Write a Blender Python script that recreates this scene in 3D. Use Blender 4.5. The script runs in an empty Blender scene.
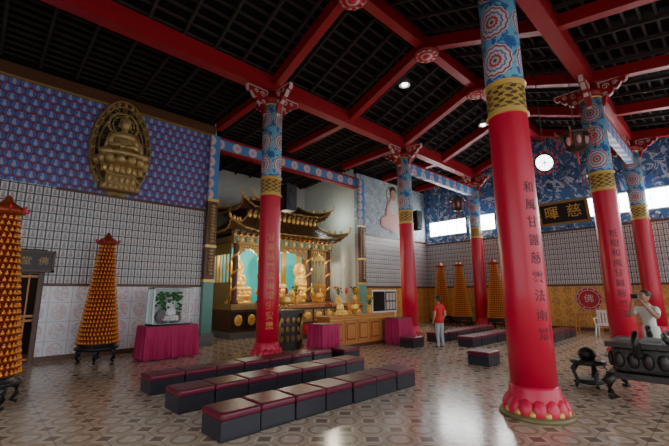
import bpy, bmesh, math, random
from mathutils import Vector, Matrix
random.seed(4)
pi=math.pi
# ------------------------------------------------------------ node helper
class E:
    def __init__(s,nt,v): s.nt=nt; s.v=v
    def op(s,o,b=None,c=None):
        n=s.nt.nodes.new('ShaderNodeMath'); n.operation=o
        for i,x in enumerate((s,b,c)):
            if x is None: continue
            if isinstance(x,E): x=x.v
            if isinstance(x,(int,float)): n.inputs[i].default_value=x
            else: s.nt.links.new(x,n.inputs[i])
        return E(s.nt,n.outputs[0])
    def __add__(s,b): return s.op('ADD',b)
    def __sub__(s,b): return s.op('SUBTRACT',b)
    def __mul__(s,b): return s.op('MULTIPLY',b)
    def __truediv__(s,b): return s.op('DIVIDE',b)
    def gt(s,b): return s.op('GREATER_THAN',b)
    def lt(s,b): return s.op('LESS_THAN',b)
    def abs(s): return s.op('ABSOLUTE')
    def fr(s): return s.op('FRACT')
    def fl(s): return s.op('FLOOR')
    def sq(s): return s*s
    def sqrt(s): return s.op('SQRT')
    def sin(s): return s.op('SINE')
    def mx(s,b): return s.op('MAXIMUM',b)
    def mn(s,b): return s.op('MINIMUM',b)
def C(c): return (c[0],c[1],c[2],1)
def coords(nt):
    tc=nt.nodes.new('ShaderNodeTexCoord'); sp=nt.nodes.new('ShaderNodeSeparateXYZ')
    nt.links.new(tc.outputs['Object'],sp.inputs[0])
    return E(nt,sp.outputs[0]),E(nt,sp.outputs[1]),E(nt,sp.outputs[2]),tc.outputs['Object']
def mixc(nt,f,a,b):
    n=nt.nodes.new('ShaderNodeMix'); n.data_type='RGBA'
    for i,x in ((0,f),(6,a),(7,b)):
        if isinstance(x,E): x=x.v
        if isinstance(x,(int,float)): n.inputs[i].default_value=x
        elif isinstance(x,tuple): n.inputs[i].default_value=C(x)
        else: nt.links.new(x,n.inputs[i])
    return n.outputs[2]
def noise(nt,vec,scale,detail=3,dist=0):
    n=nt.nodes.new('ShaderNodeTexNoise'); n.inputs['Scale'].default_value=scale; n.inputs['Detail'].default_value=detail
    n.inputs['Distortion'].default_value=dist
    nt.links.new(vec,n.inputs['Vector']); return E(nt,n.outputs[0])
MATS={}
def mat(name,col=(.5,.5,.5),rough=.5,metal=0,emis=0,fn=None,spec=.5,bump=0):
    if name in MATS: return MATS[name]
    m=bpy.data.materials.new(name); m.use_nodes=True; nt=m.node_tree
    b=nt.nodes['Principled BSDF']; b.inputs['Roughness'].default_value=rough; b.inputs['Metallic'].default_value=metal
    b.inputs['Specular IOR Level'].default_value=spec
    x,y,z,vec=coords(nt)
    if fn: c=fn(nt,x,y,z,vec)
    else:
        nz=noise(nt,vec,6,2)
        c=mixc(nt,nz,tuple(v*.85 for v in col),tuple(min(1,v*1.12) for v in col))
    nt.links.new(c,b.inputs['Base Color'])
    if emis:
        nt.links.new(c,b.inputs['Emission Color']); b.inputs['Emission Strength'].default_value=emis
    if bump:
        bp=nt.nodes.new('ShaderNodeBump'); bp.inputs['Strength'].default_value=bump; bp.inputs['Distance'].default_value=.02
        nz=noise(nt,vec,14,4); nt.links.new(nz.v,bp.inputs['Height']); nt.links.new(bp.outputs[0],b.inputs['Normal'])
    MATS[name]=m; return m
# ------------------------------------------------------------ mesh builder
class MB:
    def __init__(s): s.v=[];s.f=[];s.m=[];s.sm=[];s.mats=[]
    def mi(s,m):
        m=MATS[m]
        if m not in s.mats: s.mats.append(m)
        return s.mats.index(m)
    def add(s,vs,fs,m,smooth=False):
        o=len(s.v); s.v+= [tuple(v) for v in vs]; k=s.mi(m)
        for f in fs: s.f.append([i+o for i in f]); s.m.append(k); s.sm.append(smooth)
    def box(s,x0,x1,y0,y1,z0,z1,m):
        vs=[(x0,y0,z0),(x1,y0,z0),(x1,y1,z0),(x0,y1,z0),(x0,y0,z1),(x1,y0,z1),(x1,y1,z1),(x0,y1,z1)]
        s.add(vs,[(0,3,2,1),(4,5,6,7),(0,1,5,4),(1,2,6,5),(2,3,7,6),(3,0,4,7)],m)
    def rbox(s,x0,x1,y0,y1,z0,z1,r,m):
        def ring(i,z):
            c=r*.6+i*.4
            X0,X1,Y0,Y1=x0+i,x1-i,y0+i,y1-i
            return [(X0+c,Y0,z),(X1-c,Y0,z),(X1,Y0+c,z),(X1,Y1-c,z),(X1-c,Y1,z),(X0+c,Y1,z),(X0,Y1-c,z),(X0,Y0+c,z)]
        L=[(r*.7,z0),(r*.1,z0+r*.4),(0,z0+r),(0,z1-r),(r*.15,z1-r*.5),(r*.5,z1-r*.15),(r*1.1,z1)]
        vs=[];fs=[]
        for i,z in L: vs+=ring(i,z)
        for k in range(len(L)-1):
            for j in range(8):
                a=k*8+j;b=k*8+(j+1)%8; fs.append((a,b,b+8,a+8))
        fs.append(tuple(range(7,-1,-1))); n=(len(L)-1)*8; fs.append(tuple(range(n,n+8)))
        s.add(vs,fs,m,False)
    def beam(s,p,q,w,h,m):
        p=Vector(p);q=Vector(q);d=(q-p).normalized(); sd=d.cross(Vector((0,0,1)))
        if sd.length<1e-3: sd=Vector((1,0,0))
        sd.normalize(); u=sd.cross(d)
        vs=[]
        for c in (p,q):
            for a,b in ((-1,-1),(1,-1),(1,1),(-1,1)): vs.append(c+sd*a*w/2+u*b*h/2)
        s.add(vs,[(0,1,2,3),(7,6,5,4),(0,4,5,1),(1,5,6,2),(2,6,7,3),(3,7,4,0)],m)
    def lathe(s,cx,cy,prof,n,m,smooth=True,cap=True,sx=1,sy=1,a0=0):
        vs=[];fs=[]
        for r,z in prof:
            for j in range(n):
                a=a0+2*pi*j/n; vs.append((cx+r*math.cos(a)*sx,cy+r*math.sin(a)*sy,z))
        for k in range(len(prof)-1):
            for j in range(n):
                a=k*n+j;b=k*n+(j+1)%n; fs.append((a,b,b+n,a+n))
        s.add(vs,fs,m,smooth)
        if cap:
            o=len(s.v)-len(vs); k=s.mi(m)
            s.f.append([o+i for i in range(n-1,-1,-1)]);s.m.append(k);s.sm.append(False)
            e=o+(len(prof)-1)*n
            s.f.append([e+i for i in range(n)]);s.m.append(k);s.sm.append(False)
    def ell(s,c,r,m,nu=10,nv=6,rot=None,fn=None):
        vs=[];fs=[]
        for i in range(nv+1):
            t=pi*i/nv
            for j in range(nu):
                a=2*pi*j/nu
                p=Vector((math.sin(t)*math.cos(a)*r[0],math.sin(t)*math.sin(a)*r[1],-math.cos(t)*r[2]))
                if fn: p=Vector(fn(p))
                if rot: p=rot@p
                vs.append(p+Vector(c))
        for i in range(nv):
            for j in range(nu):
                a=i*nu+j;b=i*nu+(j+1)%nu; fs.append((a,b,b+nu,a+nu))
        s.add(vs,fs,m,True)
    def tube(s,path,rad,m,n=6):
        P=[Vector(p) for p in path]
        if isinstance(rad,(int,float)): rad=[rad]*len(P)
        vs=[];fs=[]
        for i,p in enumerate(P):
            d=(P[min(i+1,len(P)-1)]-P[max(i-1,0)]).normalized()
            a=d.cross(Vector((0,0,1)))
            if a.length<.1: a=d.cross(Vector((0,1,0)))
            a.normalize(); b=d.cross(a)
            for j in range(n):
                t=2*pi*j/n; vs.append(p+(a*math.cos(t)+b*math.sin(t))*rad[i])
        for i in range(len(P)-1):
            for j in range(n):
                k=i*n+j;l=i*n+(j+1)%n; fs.append((k,k+n,l+n,l))
        fs.append(tuple(range(n))); e=(len(P)-1)*n; fs.append(tuple(range(e+n-1,e-1,-1)))
        s.add(vs,fs,m,True)
    def prism(s,poly,o,ax,ay,t,m):
        o=Vector(o);ax=Vector(ax);ay=Vector(ay); nn=ax.cross(ay).normalized()*t; n=len(poly)
        A=[o+ax*p[0]+ay*p[1] for p in poly]; B=[v+nn for v in A]
        s.add(A+B,[tuple(range(n-1,-1,-1)),tuple(range(n,2*n))]+[(i,(i+1)%n,(i+1)%n+n,i+n) for i in range(n)],m)
    def quad(s,a,b,c,d,m): s.add([a,b,c,d],[(0,1,2,3)],m)
    def mesh(s,name,origin=(0,0,0)):
        me=bpy.data.meshes.new(name); ox,oy,oz=origin
        me.from_pydata([(a-ox,b-oy,c-oz) for a,b,c in s.v],[],s.f)
        for m in s.mats: me.materials.append(m)
        me.polygons.foreach_set('material_index',s.m); me.polygons.foreach_set('use_smooth',s.sm); me.update()
        return me
    def obj(s,name,origin=(0,0,0),parent=None):
        o=bpy.data.objects.new(name,s.mesh(name,origin)); bpy.context.collection.objects.link(o)
        if parent: o.parent=parent
        else: o.location=origin
        return o
def inst(me,name,loc,rz=0,sc=1):
    o=bpy.data.objects.new(name,me); bpy.context.collection.objects.link(o); o.location=loc; o.rotation_euler=(0,0,rz); o.scale=(sc,)*3; return o
def text_mesh(ch,size,m,depth=.004):
    cu=bpy.data.curves.new('txt','FONT'); cu.body=ch; cu.size=size; cu.align_x='CENTER'; cu.align_y='CENTER'; cu.extrude=depth
    o=bpy.data.objects.new('txt',cu); bpy.context.collection.objects.link(o)
    bpy.context.view_layer.update()
    dg=bpy.context.evaluated_depsgraph_get(); me=bpy.data.meshes.new_from_object(o.evaluated_get(dg))
    vs=[tuple(v.co) for v in me.vertices]; fs=[tuple(p.vertices) for p in me.polygons]
    bpy.data.objects.remove(o); return vs,fs
# ------------------------------------------------------------ layout (metres)
GX=[5.28,11.18,16.69]; GY=[1.9,7.91]; YN=11.07; XE=17.4
ZB=7.05; RZ=8.2; RY=4.9
# ------------------------------------------------------------ materials
RED=(.66,.008,.04)
def f_floor(nt,x,y,z,vec):
    T=.40
    p=(x/T).fr()-.5; q=(y/T).fr()-.5
    r=(p.sq()+q.sq()).sqrt(); dm=p.abs()+q.abs()
    nz=noise(nt,vec,1.3,3); n2=noise(nt,vec,25,3)
    c=mixc(nt,nz,(.52,.39,.27),(.70,.56,.41))
    c=mixc(nt,n2.gt(.55)*.25,c,(.34,.22,.14))
    c=mixc(nt,((r-.31).abs().lt(.04))*.6,c,(.26,.13,.08))
    c=mixc(nt,r.lt(.12)*.6,c,(.32,.16,.09))
    pet=((p*q).abs()*30).lt(.35)*r.lt(.28)
    c=mixc(nt,pet*.5,c,(.84,.75,.60))
    c=mixc(nt,dm.gt(.78)*.8,c,(.20,.11,.075))
    c=mixc(nt,(dm-.70).abs().lt(.028)*.85,c,(.86,.76,.60))
    g=p.abs().mx(q.abs()).gt(.485)
    return mixc(nt,g*.6,c,(.18,.13,.10))
mat('floor_tile',rough=.17,fn=f_floor,spec=.5)
def mk_grid(ax):
    def f(nt,x,y,z,vec):
        s=x if ax==0 else y
        p=(s/.155).fr()-.5; q=((z-1.75)/.21).fr()-.5
        nz=noise(nt,vec,1.2,2); n2=noise(nt,vec,40,2)
        c=mixc(nt,nz,(.62,.59,.57),(.76,.74,.73))
        body=((p/.27).sq()+((q+.18)/.20).sq()).lt(1)
        tor=((p/.16).sq()+((q+.02)/.22).sq()).lt(1)
        head=((p/.11).sq()+((q-.25)/.11).sq()).lt(1)
        halo=((p/.24).sq()+((q-.22)/.2).sq()).lt(1)
        c=mixc(nt,halo*.35,c,(.36,.31,.31))
        c=mixc(nt,body.mx(tor).mx(head)*.8,c,mixc(nt,n2,(.14,.09,.09),(.42,.34,.30)))
        g=p.abs().gt(.395).mx(q.abs().gt(.43))
        return mixc(nt,g*.92,c,(.035,.032,.045))
    return f
mat('buddha_tiles_n',rough=.35,fn=mk_grid(0)); mat('buddha_tiles_e',rough=.35,fn=mk_grid(1))
def f_mural(nt,x,y,z,vec):
    H=.20;W=.22
    row=(z/H).fl(); off=(row*.5).fr()
    p=((x/W)+off).fr()-.5; q=(z/H).fr()-.5
    e=((p/.5).sq()+(q/.5).sq()).sqrt()
    nz=noise(nt,vec,30,2); n1=noise(nt,vec,.7,2)
    c=mixc(nt,e.lt(.96),(.26,.035,.06),mixc(nt,n1,(.03,.075,.34),(.06,.14,.50)))
    fig=((p/.19).sq()+((q+.1)/.28).sq()).lt(1).mx(((p/.11).sq()+((q-.26)/.14).sq()).lt(1))
    c=mixc(nt,fig,c,mixc(nt,nz,(.14,.18,.42),(.60,.56,.60)))
    c=mixc(nt,((e-.72).abs().lt(.05))*.5,c,(.30,.40,.66))
    return c
mat('blue_mural',rough=.55,fn=f_mural)
def mk_low(ax,A,B,mot):
    def f(nt,x,y,z,vec):
        s=x if ax==0 else y
        p=(s/.44).fr()-.5; q=(z/.44).fr()-.5
        nz=noise(nt,vec,3.5,5,1.5); n2=noise(nt,vec,18,3,1)
        c=mixc(nt,nz,A,B)
        r=((p/.34).sq()+((q)/.40).sq()).sqrt()
        c=mixc(nt,(r.lt(1)*n2.gt(.48))*.6,c,mot)
        c=mixc(nt,((r-.98).abs().lt(.05))*.5,c,mot)
        g=p.abs().mx(q.abs()).gt(.486)
        return mixc(nt,g*.6,c,tuple(v*.5 for v in mot))
    return f
mat('marble_tiles',rough=.25,fn=mk_low(0,(.78,.77,.82),(.94,.93,.95),(.68,.44,.44)))
mat('ochre_tiles_e',rough=.3,fn=mk_low(1,(.62,.29,.06),(.86,.48,.14),(.30,.10,.03)))
mat('ochre_tiles_n',rough=.3,fn=mk_low(0,(.62,.29,.06),(.86,.48,.14),(.30,.10,.03)))
def f_east(nt,x,y,z,vec):
    n1=noise(nt,vec,.8,4,2.5); n2=noise(nt,vec,2.0,5,2.4); n3=noise(nt,vec,4,3,1)
    w=((n2*20).sin()*.5+.5)
    c=mixc(nt,n1,(.02,.07,.26),(.10,.26,.52))
    c=mixc(nt,w.gt(.84),c,(.60,.66,.74))
    c=mixc(nt,(n3.gt(.62)*n2.gt(.5))*.85,c,(.55,.22,.09))
    c=mixc(nt,(n3.lt(.38))*.8,c,(.02,.02,.06))
    return c
mat('cloud_mural',rough=.6,fn=f_east)
def f_guan(nt,x,y,z,vec):
    n1=noise(nt,vec,1.1,4,1.5); n2=noise(nt,vec,3.5,5,2)
    c=mixc(nt,n1,(.20,.28,.36),(.50,.60,.62))
    c=mixc(nt,n2.gt(.60)*.7,c,(.70,.72,.70))
    return mixc(nt,n2.lt(.38)*.7,c,(.12,.14,.18))
mat('guanyin_mural',rough=.6,fn=f_guan)
def mandala(nt,s,z,W,Hh,bg):
    p=(s/W).fr()-.5; q=(z/Hh).fr()-.5
    r=((p*W).sq()+(q*Hh).sq()).sqrt()/(.5*min(W,Hh)*.94)
    th=(q*Hh).op('ARCTAN2',p*W)
    rr=r+((th*12).sin()*.035)
    c=mixc(nt,rr.lt(.98),bg,(.74,.68,.66))
    for a,col in ((.90,(.50,.05,.10)),(.80,(.75,.70,.68)),(.62,(.10,.22,.50)),(.52,(.76,.62,.64)),(.36,(.55,.05,.09)),(.22,(.78,.7,.5)),(.12,(.05,.1,.3))):
        c=mixc(nt,rr.lt(a),c,col)
    return c
def f_column(nt,x,y,z,vec):
    s=y.op('ARCTAN2',x)*(.55/2.0943)
    nz=noise(nt,vec,7,3,1.0)
    bg=mixc(nt,nz.gt(.50),(.05,.16,.46),(.22,.56,.74))
    c=mandala(nt,s,z-4.45,.55,.62,bg)
    ss=(s*34)
    w=((ss+(z*60).sin()*.8).sin()*((z*62)).sin())
    pal=mixc(nt,w.gt(.05),(.58,.38,.09),(.14,.07,.03))
    pal=mixc(nt,((z-4.2).abs().gt(.17)),pal,(.70,.46,.13))
    rd=mixc(nt,nz*.35,RED,(.46,.008,.04))
    c=mixc(nt,z.lt(4.43),c,pal)
    return mixc(nt,z.lt(3.96),c,rd)
mat('column_paint',rough=.33,fn=f_column)
def f_pbeam(nt,x,y,z,vec):
    return mandala(nt,x+y,z-6.2,.62,.36,(.07,.22,.50))
mat('painted_beam',rough=.5,fn=f_pbeam)
def f_slat(nt,x,y,z,vec):
    nz=noise(nt,vec,2,3)
    return mixc(nt,nz,(.006,.005,.005),(.013,.010,.010))
mat('roof_board',rough=.85,fn=f_slat,spec=.1); mat('roof_batten',(.055,.042,.038),.8,spec=.1)
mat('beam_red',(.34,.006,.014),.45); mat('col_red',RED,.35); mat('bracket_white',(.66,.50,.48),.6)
mat('lotus_pink',(.72,.02,.07),.35); mat('lotus_green',(.22,.17,.07),.4); mat('gold_band',(.75,.48,.12),.35,.3)
mat('gold',(.83,.46,.10),.32,.55,.05,bump=.3); mat('gold_tower',(.30,.05,.014),.35,.35,.02)  # gold_tower is dark: shade in the gaps between figures is in its colour
mat('gold_tower_light',(.80,.30,.055),.3,.45,.08)
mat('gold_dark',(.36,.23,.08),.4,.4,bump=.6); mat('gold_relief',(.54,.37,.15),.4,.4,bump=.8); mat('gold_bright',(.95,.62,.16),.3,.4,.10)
mat('black',(.012,.011,.012),.35); mat('black_wood',(.03,.018,.014),.4,bump=.3); mat('black_ink',(.07,.004,.012),.5); mat('gilt_ink',(.55,.30,.06),.4,.3); mat('roof_glaze',(.09,.04,.016),.3,bump=.3)
mat('maroon',(.15,.008,.028),.33,bump=.1); mat('bench_side',(.028,.027,.037),.30)
mat('magenta_cloth',(.48,.008,.10),.65); mat('wood',(.58,.22,.06),.35,bump=.15); mat('wood_dark',(.12,.045,.02),.4)
mat('white_paint',(.78,.82,.76),.6); mat('plastic_white',(.8,.8,.8),.4); mat('plaster',(.55,.53,.50),.7)
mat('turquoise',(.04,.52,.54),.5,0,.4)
mat('window_daylight_glow',(.97,.99,1),.3,0,22)  # window panes emit light themselves, in place of daylight from outside
mat('lamp_white',(1,1,1),.4,0,8); mat('red_disc',(.5,.015,.02),.4); mat('jade',(.14,.34,.28),.4)
mat('bronze',(.05,.045,.04),.38,.6,bump=.7); mat('skin',(.50,.27,.18),.5); mat('hair',(.015,.012,.01),.5); mat('hair_grey',(.035,.03,.028),.6)
mat('shirt_red',(.66,.010,.015),.7); mat('trousers_grey',(.40,.41,.45),.8); mat('shirt_cream',(.78,.80,.70),.8); mat('trousers_dark',(.05,.05,.06),.8)
mat('shoe',(.04,.035,.03),.6); mat('leaf',(.05,.16,.04),.6); mat('flower_red',(.65,.03,.04),.6); mat('flower_yellow',(.75,.5,.05),.6)
mat('camera_body',(.02,.02,.022),.4); mat('robe_pink',(.66,.36,.34),.6); mat('grey_rock',(.2,.2,.2),.8); mat('ground',(.35,.35,.33),.9)
mat('glass_pane',(.55,.68,.66),.08); mat('lip',(.35,.10,.09),.5)
mat('doorway_dark',(.03,.025,.02),.7)
# ------------------------------------------------------------ room shell
b=MB(); b.box(-4,XE+.2,-6,YN+.2,-.12,0,'floor_tile'); b.box(5.3,12.2,YN+.2,14.8,-.12,0,'floor_tile'); b.box(-1,1.4,YN+.2,13,-.12,0,'floor_tile'); b.obj('floor')
b=MB(); b.box(-60,80,-60,60,-.3,-.16,'ground'); b.obj('ground')
def wall_n(b,x0,x1,low,mid):
    b.box(x0,x1,YN,YN+.2,0,1.72,low); b.box(x0,x1,YN,YN+.2,1.72,4.09,'buddha_tiles_n'); b.box(x0,x1,YN,YN+.2,4.09,6.85,mid); b.box(x0,x1,YN,YN+.2,6.85,8.3,'roof_board')
b=MB()
wall_n(b,1.17,5.15,'marble_tiles','blue_mural')
b.box(-.5,1.17,YN,YN+.2,2.55,4.09,'buddha_tiles_n'); b.box(-4,1.17,YN,YN+.2,4.09,6.85,'blue_mural'); b.box(-4,1.17,YN,YN+.2,6.85,8.3,'roof_board')
b.box(-4,-.5,YN,YN+.2,0,4.09,'buddha_tiles_n')
b.box(1.4,1.5,YN+.2,13,0,3,'doorway_dark'); b.box(-1.1,-1,YN+.2,13,0,3,'doorway_dark'); b.box(-1,1.4,12.9,13,0,3,'doorway_dark'); b.box(-1.1,1.5,YN+.2,13,2.95,3,'doorway_dark')
b.obj('wall_north_left')
b=MB(); wall_n(b,12.0,XE,'ochre_tiles_n','guanyin_mural'); b.obj('wall_north_right')
b=MB(); b.box(5.1,5.3,YN+.2,14.8,0,7.2,'white_paint'); b.box(12.0,12.2,YN+.2,14.8,0,7.2,'white_paint'); b.box(5.1,12.2,14.8,15,0,7.2,'plaster'); b.obj('wall_alcove')
b=MB()
b.box(XE,XE+.2,-6,YN+.2,0,1.75,'ochre_tiles_e'); b.box(XE,XE+.2,-6,YN+.2,1.75,3.95,'buddha_tiles_e'); b.box(XE,XE+.2,-6,YN+.2,3.95,4.4,'cloud_mural')
b.box(XE,XE+.2,-6,YN+.2,5.15,8.7,'cloud_mural')
wins=[(8.75,10.8),(7.3,8.5),(5.5,7.0),(3.3,5.2),(.2,3.0),(-2.6,-.1),(-5.4,-2.9)]
ys=YN+.2
for a,c in wins:
    b.box(XE,XE+.2,c,ys,4.4,5.15,'cloud_mural'); ys=a
b.box(XE,XE+.2,-6,ys,4.4,5.15,'cloud_mural')
b.obj('wall_east')
for i,(a,c) in enumerate(wins):
    b=MB()
    b.box(XE-.03,XE+.1,a,c,4.37,4.42,'white_paint'); b.box(XE-.03,XE+.1,a,c,5.13,5.18,'white_paint')
    b.box(XE+.08,XE+.10,a,c,4.4,5.15,'window_daylight_glow')
    n=int((c-a)/.45)
    for k in range(n+1):
        y=a+(c-a)*k/n; b.box(XE+.02,XE+.06,y-.012,y+.012,4.4,5.15,'white_paint')
    b.box(XE+.03,XE+.06,a,c,4.77,4.79,'white_paint')
    b.obj('window_%d'%(i+1))
b=MB(); b.box(-4.2,-4,-6,YN+.2,0,1.2,'plaster'); b.box(-4.2,-4,-6,YN+.2,4.5,8.7,'plaster'); b.box(-4.2,-4,6,YN+.2,1.2,4.5,'plaster'); b.box(-4.2,-4,-6,-4,1.2,4.5,'plaster'); b.obj('wall_west')
# trim
b=MB()
for z in (1.70,4.03): b.box(1.17,5.15,YN-.03,YN,z,z+.07,'wood_dark'); b.box(12.02,XE,YN-.03,YN,z,z+.09,'wood_dark')
b.box(-4,5.15,YN-.08,YN,6.62,6.9,'wood_dark'); b.box(-4,5.15,YN-.05,YN,6.56,6.62,'gold_dark')
b.obj('trim_1')
b=MB()
for z in (1.70,3.93): b.box(XE-.03,XE,-6,YN,z,z+.08,'wood_dark')
b.obj('trim_2')
b=MB(); b.box(1.17,5.15,YN-.02,YN,0,.12,'wood_dark'); b.obj('baseboard_north')
b=MB(); b.box(XE-.02,XE,-6,YN,0,.12,'wood_dark'); b.obj('baseboard_east')
# roof
X0,X1=-4.2,XE+.3
def zr(y):  # underside of boards
    if y>=7.91: return 7.35-(y-7.91)*.06
    if y>=RY: return 8.5-(y-RY)*(1.15/3.01)
    if y>=1.9: return 8.5-(RY-y)*(1.15/3.0)
    return 7.35-(1.9-y)*.18
b=MB(); Y=[-6.5,1.9,RY,7.91,15]
for i in range(4):
    a,c=Y[i],Y[i+1]
    b.quad((X0,a,zr(a)),(X1,a,zr(a)),(X1,c,zr(c)),(X0,c,zr(c)),'roof_board')
    b.quad((X0,a,zr(a)+.15),(X1,a,zr(a)+.15),(X1,c,zr(c)+.15),(X0,c,zr(c)+.15),'roof_board')
y=-6.2
while y<15:
    b.box(X0,X1,y-.025,y+.025,zr(y)-.06,zr(y)-.005,'roof_batten'); y+=.25
x=X0+.3
while x<X1:
    for a,c in ((-6.4,1.9),(1.9,RY),(RY,7.91),(7.91,15)):
        b.beam((x,a,zr(a)-.1),(x,c,zr(c)-.1),.06,.09,'roof_batten')
    x+=.74
b.obj('ceiling')
# beams
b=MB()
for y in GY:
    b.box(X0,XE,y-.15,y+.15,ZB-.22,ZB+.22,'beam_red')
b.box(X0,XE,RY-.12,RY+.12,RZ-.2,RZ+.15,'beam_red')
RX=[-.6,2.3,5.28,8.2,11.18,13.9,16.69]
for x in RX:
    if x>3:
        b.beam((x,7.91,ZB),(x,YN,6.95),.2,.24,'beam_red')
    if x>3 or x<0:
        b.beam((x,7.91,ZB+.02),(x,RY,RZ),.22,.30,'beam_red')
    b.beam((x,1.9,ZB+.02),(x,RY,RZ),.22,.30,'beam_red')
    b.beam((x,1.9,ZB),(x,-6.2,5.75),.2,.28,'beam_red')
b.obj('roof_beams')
for x in RX[1:6]:
    b=MB(); b.lathe(x,RY,[(.05,RZ-.36),(.30,RZ-.36),(.34,RZ-.33),(.34,RZ-.27),(.05,RZ-.2)],20,'beam_red')
    for r,m in ((.29,'bracket_white'),(.23,'col_red'),(.16,'bracket_white'),(.1,'col_red')):
        b.lathe(x,RY,[(.01,RZ-.36-.02+r*.05),(r,RZ-.36-.02+r*.05),(r,RZ-.35)],20,m)
    for j in range(10):
        a=2*pi*j/10; b.ell((x+.26*math.cos(a),RY+.26*math.sin(a),RZ-.37),(.05,.05,.02),'lotus_pink',6,4)
    b.obj('ceiling_medallion')
b=MB(); b.box(5.3,12.0,YN+.0,YN+.2,6.2,6.55,'painted_beam'); b.box(5.3,12.0,YN-.02,YN+.22,6.55,6.62,'beam_red'); b.box(5.3,12.0,YN-.02,YN+.22,6.13,6.2,'beam_red'); b.obj('painted_lintel_beam')
for yy in (1.9,7.91):
    b=MB(); b.box(GX[1]+.25,GX[2]-.25,yy-.1,yy+.1,5.95,6.3,'painted_beam'); b.box(GX[1]+.25,GX[2]-.25,yy-.12,yy+.12,6.3,6.36,'beam_red'); b.obj('painted_tie_beam')
# ------------------------------------------------------------ columns
def bracket(b,cx,cy,dx,dy,z1,L=.62,H=.74):
    prof=[(0,0),(L,0),(L,-.10),(L*.93,-.16),(L*.82,-.13),(L*.74,-.22),(L*.62,-.30),(L*.52,-.27),(L*.46,-.38),(L*.34,-.44),(L*.24,-.40),(L*.18,-.54),(L*.08,-H),(0,-H)]
    n=Vector((dx,dy,0)).cross(Vector((0,0,1))); o=Vector((cx,cy,z1))+Vector((dx,dy,0))*.2
    b.prism(prof,o-n*.05,(dx,dy,0),(0,0,1),.10,'bracket_white')
    inner=[(.05+p[0]*.86,-.04+p[1]*.84) for p in prof]
    b.prism(inner,o-n*.065,(dx,dy,0),(0,0,1),.13,'beam_red')
    for (u,w,r) in ((.16,-.16,.085),(.36,-.13,.06),(.13,-.36,.055)):
        for s in (-1,1):
            c=o+Vector((dx,dy,0))*u+Vector((0,0,w))+n*.068*s
            pts=[c+Vector((dx,dy,0))*r*(1-k/16)*math.cos(k*.75)+Vector((0,0,1))*r*(1-k/16)*math.sin(k*.75) for k in range(13)]
            b.tube(pts,.013,'bracket_white',4)
CH="祇樹和風甘露慈雲法雨眾生安樂光明"
def column(x,y,txt=None,ang=0,ts=.19,ink='black_ink'):
    root=bpy.data.objects.new('temple_column',None); bpy.context.collection.objects.link(root); root.location=(x,y,0)
    b=MB(); b.lathe(0,0,[(.272,.3),(.268,1.5),(.260,3.96),(.260,3.9601),(.256,6.45)],40,'column_paint'); b.obj('shaft',parent=root)
    b=MB()
    b.lathe(0,0,[(.43,0),(.43,.03),(.41,.055),(.36,.055)],40,'lotus_green')
    b.lathe(0,0,[(.33,.04),(.35,.10),(.32,.16),(.33,.2),(.30,.26),(.29,.33),(.272,.36)],40,'lotus_pink')
    for k in range(14):
        a=2*pi*k/14; M=Matrix.Rotation(a,3,'Z')@Matrix.Rotation(-.35,3,'Y')
        b.ell((.335*math.cos(a),.335*math.sin(a),.13),(.045,.085,.11),'lotus_pink',10,8,M)
        b.ell((.36*math.cos(a+pi/14),.36*math.sin(a+pi/14),.07),(.035,.05,.045),'gold_band',8,6,Matrix.Rotation(a+pi/14,3,'Z'))
    for z in (.31,3.96,4.43,6.42):
        b.lathe(0,0,[(.258,z-.018),(.285,z-.010),(.285,z+.010),(.258,z+.018)],40,'gold_band')
    b.obj('lotus_base_and_bands',parent=root)
    b=MB(); b.lathe(0,0,[(.2,6.44),(.27,6.47),(.31,6.55),(.31,6.62),(.22,6.66),(.2,6.84)],24,'beam_red')
    for dx,dy in ((1,0),(-1,0),(0,1),(0,-1)): bracket(b,0,0,dx,dy,6.83)
    b.obj('capital_brackets',parent=root)
    if txt:
        b=MB()
        for i,ch in enumerate(txt):
            vs,fs=text_mesh(ch,ts,None,.002)
            zc=2.85-i*.235; rr=.2735-(.012*(zc-.3)/3.6)
            V=[(( rr+p[2])*math.cos(ang+p[0]/rr),(rr+p[2])*math.sin(ang+p[0]/rr),zc+p[1]) for p in vs]
            b.add(V,fs,ink)
        b.obj('painted_couplet',parent=root)
column(GX[0],GY[0],CH[2:11],math.radians(240),.165); column(GX[0],GY[1],CH[4:14],math.radians(246),.20,'gilt_ink')
column(GX[1],GY[1]); column(GX[1],GY[0],CH[:9],math.radians(205)); column(GX[2],GY[1]); column(GX[2],GY[0])
column(-.6,GY[0]-4.9)
# alcove pilasters
for px in (5.14,12.16):
    b=MB(); b.box(px-.16,px+.16,YN-.16,YN-.002,.35,1.9,'jade'); b.box(px-.16,px+.16,YN-.16,YN-.002,1.9,4.4,'wood_dark'); b.box(px-.15,px+.15,YN-.15,YN-.024,4.4,6.56,'painted_beam')
    b.box(px-.22,px+.22,YN-.22,YN-.002,0,.35,'grey_rock')
    for z in (1.85,2.9,4.35): b.box(px-.18,px+.18,YN-.18,YN-.002,z,z+.08,'gold_band')
    for k in range(8): b.ell((px,YN-.17,2.1+k*.1),(.09,.03,.05),'gold_dark',8,5)
    for k in range(12): b.ell((px,YN-.17,3.1+k*.1),(.09,.03,.05),'gold_dark',8,5)
    b.obj('carved_pilaster',(px,YN,0))
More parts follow.
